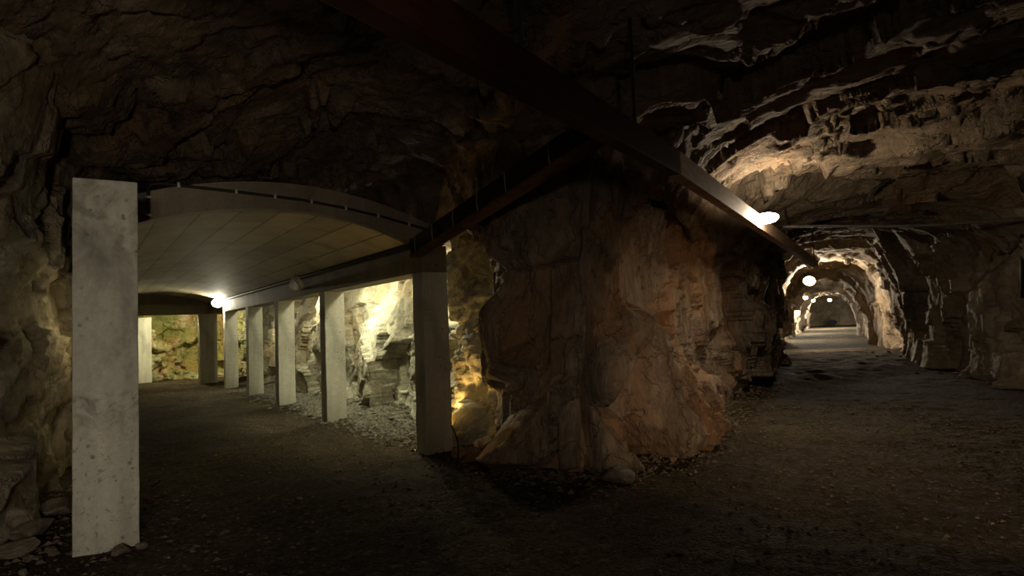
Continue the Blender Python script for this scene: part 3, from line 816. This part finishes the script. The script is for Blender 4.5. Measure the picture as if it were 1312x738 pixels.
make_lamp('bulkhead_lamp', W3(13.9, .14, 2.58), (-ER[0]*1+ES[0]*.25, -ER[1]*1+ES[1]*.25, .0), .075, (1.0, .91, .66), 1300, 'bright bulkhead lamp under the far right edge of the vault', 'lamp', plate=2.0)
make_lamp('bulkhead_lamp', W3(5.3, .12, 2.53), (ES[0], ES[1], -.55), .12, NEUT, 0, 'unlit glass bulkhead lamp on the lintel under the vault', 'lamp')
# alcove lamps behind the lintel
for r, s, z, st, lab in ((2.1, -.62, 2.52, 950, 'alcove lamp behind the lintel beside the first column'),
                         (4.75, -.62, 2.52, 1250, 'alcove lamp behind the lintel beside the second column'),
                         (8.05, -.62, 2.52, 600, 'alcove lamp behind the lintel beside the third column'),
                         (12.0, -.62, 2.50, 520, 'alcove lamp behind the lintel near the far columns')):
    make_lamp('alcove_lamp', W3(r, s+.12, z), (-ES[0], -ES[1], -1.3), .07, (1.0, .97, .70), st, lab)
make_lamp('alcove_lamp', W3(16.85, .35, 2.6), (ER[0]+.3*ES[0], ER[1]+.3*ES[1], -.4), .08, (1.0, .93, .60), 1900, 'alcove lamp behind the far cross lintel lighting the mossy rock')
make_lamp('alcove_lamp', W3(1.3, 3.40, 1.75), (ES[0], ES[1], -.4), .05, (1.0, .86, .46), 85, 'alcove lamp behind the left row lighting the rock beside the pier')

make_lamp('floor_lamp', W3(.42, -.50, .42), (-ER[0]-ES[0]*.4, -ER[1]-ES[1]*.4, .3), .045, (1.0, .60, .18), 480, 'low lamp standing behind the dark arcade column')
# lamp of the gallery behind the viewpoint, then added fill spots
def place_light(name, loc, power, col, size=.15):
    d = bpy.data.lights.new(name, 'POINT'); d.energy = power; d.color = col; d.shadow_soft_size = size
    o = bpy.data.objects.new(name, d); C.objects.link(o); o.location = loc; return o
place_light('rear_lamp_light', (.2, -3.8, 2.0), 75, (1.0, .91, .80), .15)
def place_fill_spot(loc, aim, power, col, deg, size=.15):  # unseen fill light, added without a fixture
    d = bpy.data.lights.new('fill_spot', 'SPOT'); d.energy = power; d.color = col; d.spot_size = math.radians(deg); d.spot_blend = .9; d.shadow_soft_size = size
    o = bpy.data.objects.new('fill_spot', d); C.objects.link(o); o.location = loc
    o.rotation_euler = (Vector(aim)-Vector(loc)).to_track_quat('-Z', 'Y').to_euler(); return o
place_fill_spot((4.7, 1.2, 1.3), (2.4, 8.0, .7), 480, (1.0, .70, .43), 42)  # added warm fill aimed at the boulder from outside the view
place_fill_spot((-.4, -2.8, 1.9), (.75, 6.7, 1.35), 190, (1.0, .86, .68), 24)  # added fill that brightens the rock nose
place_fill_spot((.3, -2.6, 2.0), (-3.7, 4.8, .9), 235, (1.0, .90, .76), 40)  # added spot, takes over most of the rear lamp's light on the pier
place_fill_spot((.3, -1.6, 1.3), (-4.6, 4.2, 3.0), 290, (1.0, .84, .62), 75)  # added fill that lifts the upper left wall and roof

# ------------------------------------------------------------------ loose stones
def stone_mesh(seed, sub=2):
    bm = bmesh.new(); bmesh.ops.create_icosphere(bm, subdivisions=sub, radius=1)
    co = np.array([v.co[:] for v in bm.verts]); r = np.random.default_rng(seed)
    # cut by random planes: an angular block
    for _ in range(11):
        n = r.normal(size=3); n /= np.linalg.norm(n); d = r.uniform(.45, .8)
        e = co@n-d; co = co-np.maximum(e, 0)[:, None]*n
    co += .04*np.stack([vnoise(co*2.5+seed, 1), vnoise(co*2.5+seed, 2), vnoise(co*2.5+seed, 3)], 1)
    for v, c in zip(bm.verts, co): v.co = Vector(c)
    me = bpy.data.meshes.new('stone'); bm.to_mesh(me); bm.free(); return me
SM = [stone_mesh(k, 3) for k in range(8)]
for m_ in SM: m_.materials.append(M_STONE)
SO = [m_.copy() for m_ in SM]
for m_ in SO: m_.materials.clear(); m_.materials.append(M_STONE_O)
def put_stone(x, y, size, flat, label, group=None, rust=False, k=None, sink=.28):
    k = rng.integers(8) if k is None else k
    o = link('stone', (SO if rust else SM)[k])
    fz = float(floor_height(np.array([x]), np.array([y]))[0])
    o.scale = (size*rng.uniform(.8, 1.2), size*rng.uniform(.65, 1.0), size*flat)
    o.rotation_euler = (rng.uniform(-.2, .2), rng.uniform(-.2, .2), rng.uniform(0, 6.28))
    o.location = (x, y, fz+size*flat*(.62-sink))
    tag(o, label, 'stone', group); return o
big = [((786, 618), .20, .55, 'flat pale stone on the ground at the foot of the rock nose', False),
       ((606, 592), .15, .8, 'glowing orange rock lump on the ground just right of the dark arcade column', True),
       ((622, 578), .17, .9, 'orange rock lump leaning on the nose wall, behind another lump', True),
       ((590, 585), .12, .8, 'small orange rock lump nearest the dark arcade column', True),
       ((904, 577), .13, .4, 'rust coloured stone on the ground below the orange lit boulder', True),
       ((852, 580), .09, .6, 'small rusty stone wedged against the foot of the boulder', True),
       ((182, 703), .075, .55, 'small stone on the ground at the right corner of the foreground pier', False),
       ((156, 708), .12, .35, 'flat stone against the front foot of the foreground pier', False),
       ((75, 665), .28, .32, 'broad flat stone slab on the ground between left wall and pier', False),
       ((38, 697), .24, .38, 'rounded stone on the ground in the lower left corner', False),
       ((12, 716), .20, .4, 'stone at the far left edge of the ground in the bottom corner', False),
       ((287, 684), .05, .4, 'small pale stone on the dark floor right of the pier', False),
       ((909, 587), .05, .7, 'small pale pebble right of the rust coloured stone', False),
       ((385, 641), .035, .6, 'lone pebble on the dark floor in front of the arcade', False)]
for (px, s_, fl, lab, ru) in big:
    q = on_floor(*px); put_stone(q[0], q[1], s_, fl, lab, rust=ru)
groups = [ # px along the wall foot, count, sizes, label, group
    ([(765, 605), (830, 598), (880, 572), (930, 535), (960, 505)], 46, (.02, .065), 'small loose stone lying along the foot of the boulder in the right gallery', 'small stones along the boulder foot', True),
    ([(452, 530), (500, 545), (520, 560), (470, 545)], 34, (.025, .08), 'pale broken stone on the rubble between the first and second columns', 'rubble stones in the first opening', False),
    ([(345, 500), (395, 512), (405, 525)], 16, (.03, .08), 'pale broken stone on the rubble between the second and third columns', 'rubble stones in the second opening', False),
    ([(20, 735), (60, 715), (90, 700), (30, 680)], 16, (.02, .06), 'small stone in the debris between the left wall and the pier', 'small stones beside the pier', False),
    ([(1170, 462), (1120, 452), (1230, 485)], 14, (.04, .1), 'small stone on the floor beside the right portal wall', 'small stones by the portal', False),
]
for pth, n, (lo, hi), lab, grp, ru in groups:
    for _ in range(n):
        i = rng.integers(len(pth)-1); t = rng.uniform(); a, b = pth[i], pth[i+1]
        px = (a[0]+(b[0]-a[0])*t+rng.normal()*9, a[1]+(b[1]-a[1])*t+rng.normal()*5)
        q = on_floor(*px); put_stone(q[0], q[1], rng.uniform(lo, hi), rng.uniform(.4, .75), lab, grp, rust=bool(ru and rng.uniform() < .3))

# gravel chips: nobody could count them
def chips(n, sample, lo, hi, seed):
    r = np.random.default_rng(seed); XY = sample(r, n)
    n = len(XY); base = np.array([[1, 0, 0], [-.6, .8, 0], [-.5, -.8, .1], [.1, .1, .75], [.2, -.1, -.6]], float)
    fc = np.array([[0, 1, 3], [1, 2, 3], [2, 0, 3], [1, 0, 4], [2, 1, 4], [0, 2, 4]])
    s = lo*(hi/lo)**(r.uniform(size=n)**2.0); a = r.uniform(0, 2*math.pi, n)
    b = base[None]*(1+r.uniform(-.35, .35, (n, 5, 3)))*s[:, None, None]
    b[..., 2] *= .7
    x = b[..., 0]*np.cos(a)[:, None]-b[..., 1]*np.sin(a)[:, None]; y = b[..., 0]*np.sin(a)[:, None]+b[..., 1]*np.cos(a)[:, None]
    z = b[..., 2]+floor_height(XY[:, 0], XY[:, 1])[:, None]+s[:, None]*.15
    V = np.stack([x+XY[:, :1], y+XY[:, 1:], z], -1).reshape(-1, 3)
    Fc = (fc[None]+(np.arange(n)*5)[:, None, None]).reshape(-1, 3)
    return V, Fc
def s_view(r, n):
    X = r.uniform(-4.2, 6.5, n*3); Y = 2.2+9*r.uniform(size=n*3)**1.3
    ok = (np.abs(X) < Y*.85)
    return np.stack([X, Y], 1)[ok][:n]
def s_wall(path, lo, hi, sc):
    def f(r, n):
        i = r.integers(0, len(path.p), n*2); ok = (path.S[i] > lo) & (path.S[i] < hi); i = i[ok][:n]
        d = np.abs(r.normal(size=len(i)))*sc+.05
        return path.p[i]+path.n[i]*d[:, None]+r.normal(size=(len(i), 2))*.05
    return f
def s_alc(r, n):
    a = r.uniform(.3, 12, n); s = -1.5+1.15*r.uniform(size=n)+np.abs(r.normal(size=n))*.28
    return O+a[:, None]*ER+s[:, None]*ES
parts = [chips(9000, s_view, .006, .035, 1), chips(5000, s_wall(PW, s_c1, s_b+5, .28), .008, .05, 2), chips(2500, s_wall(wl, 3, 11, .35), .008, .05, 4)]
off = 0; VV = []; FF = []
for v, f in parts: VV.append(v); FF.append(f+off); off += len(v)
me = bpy.data.meshes.new('gravel'); me.from_pydata(np.concatenate(VV).tolist(), [], np.concatenate(FF).tolist()); me.materials.append(M_GRAVEL)
tag(link('gravel', me), 'fine broken gravel scattered over the packed dirt floor', 'gravel', kind='stuff')

v, f = chips(14000, s_alc, .010, .065, 3)
me = bpy.data.meshes.new('rubble'); me.from_pydata(v.tolist(), [], f.tolist()); me.materials.append(M_RUBBLE)
tag(link('rubble', me), 'pale broken rubble covering the ground between the right row columns and the rock', 'rubble', kind='stuff')

# ------------------------------------------------------------------ world and colour
wd = bpy.data.worlds.new('world'); bpy.context.scene.world = wd; wd.use_nodes = True
wd.node_tree.nodes['Background'].inputs[0].default_value = (1.0, .85, .68, 1); wd.node_tree.nodes['Background'].inputs[1].default_value = .012
sc = bpy.context.scene
sc.view_settings.view_transform = 'Standard'; sc.view_settings.look = 'None'; sc.view_settings.gamma = 1; sc.view_settings.exposure = 0
sc.view_settings.use_curve_mapping = False
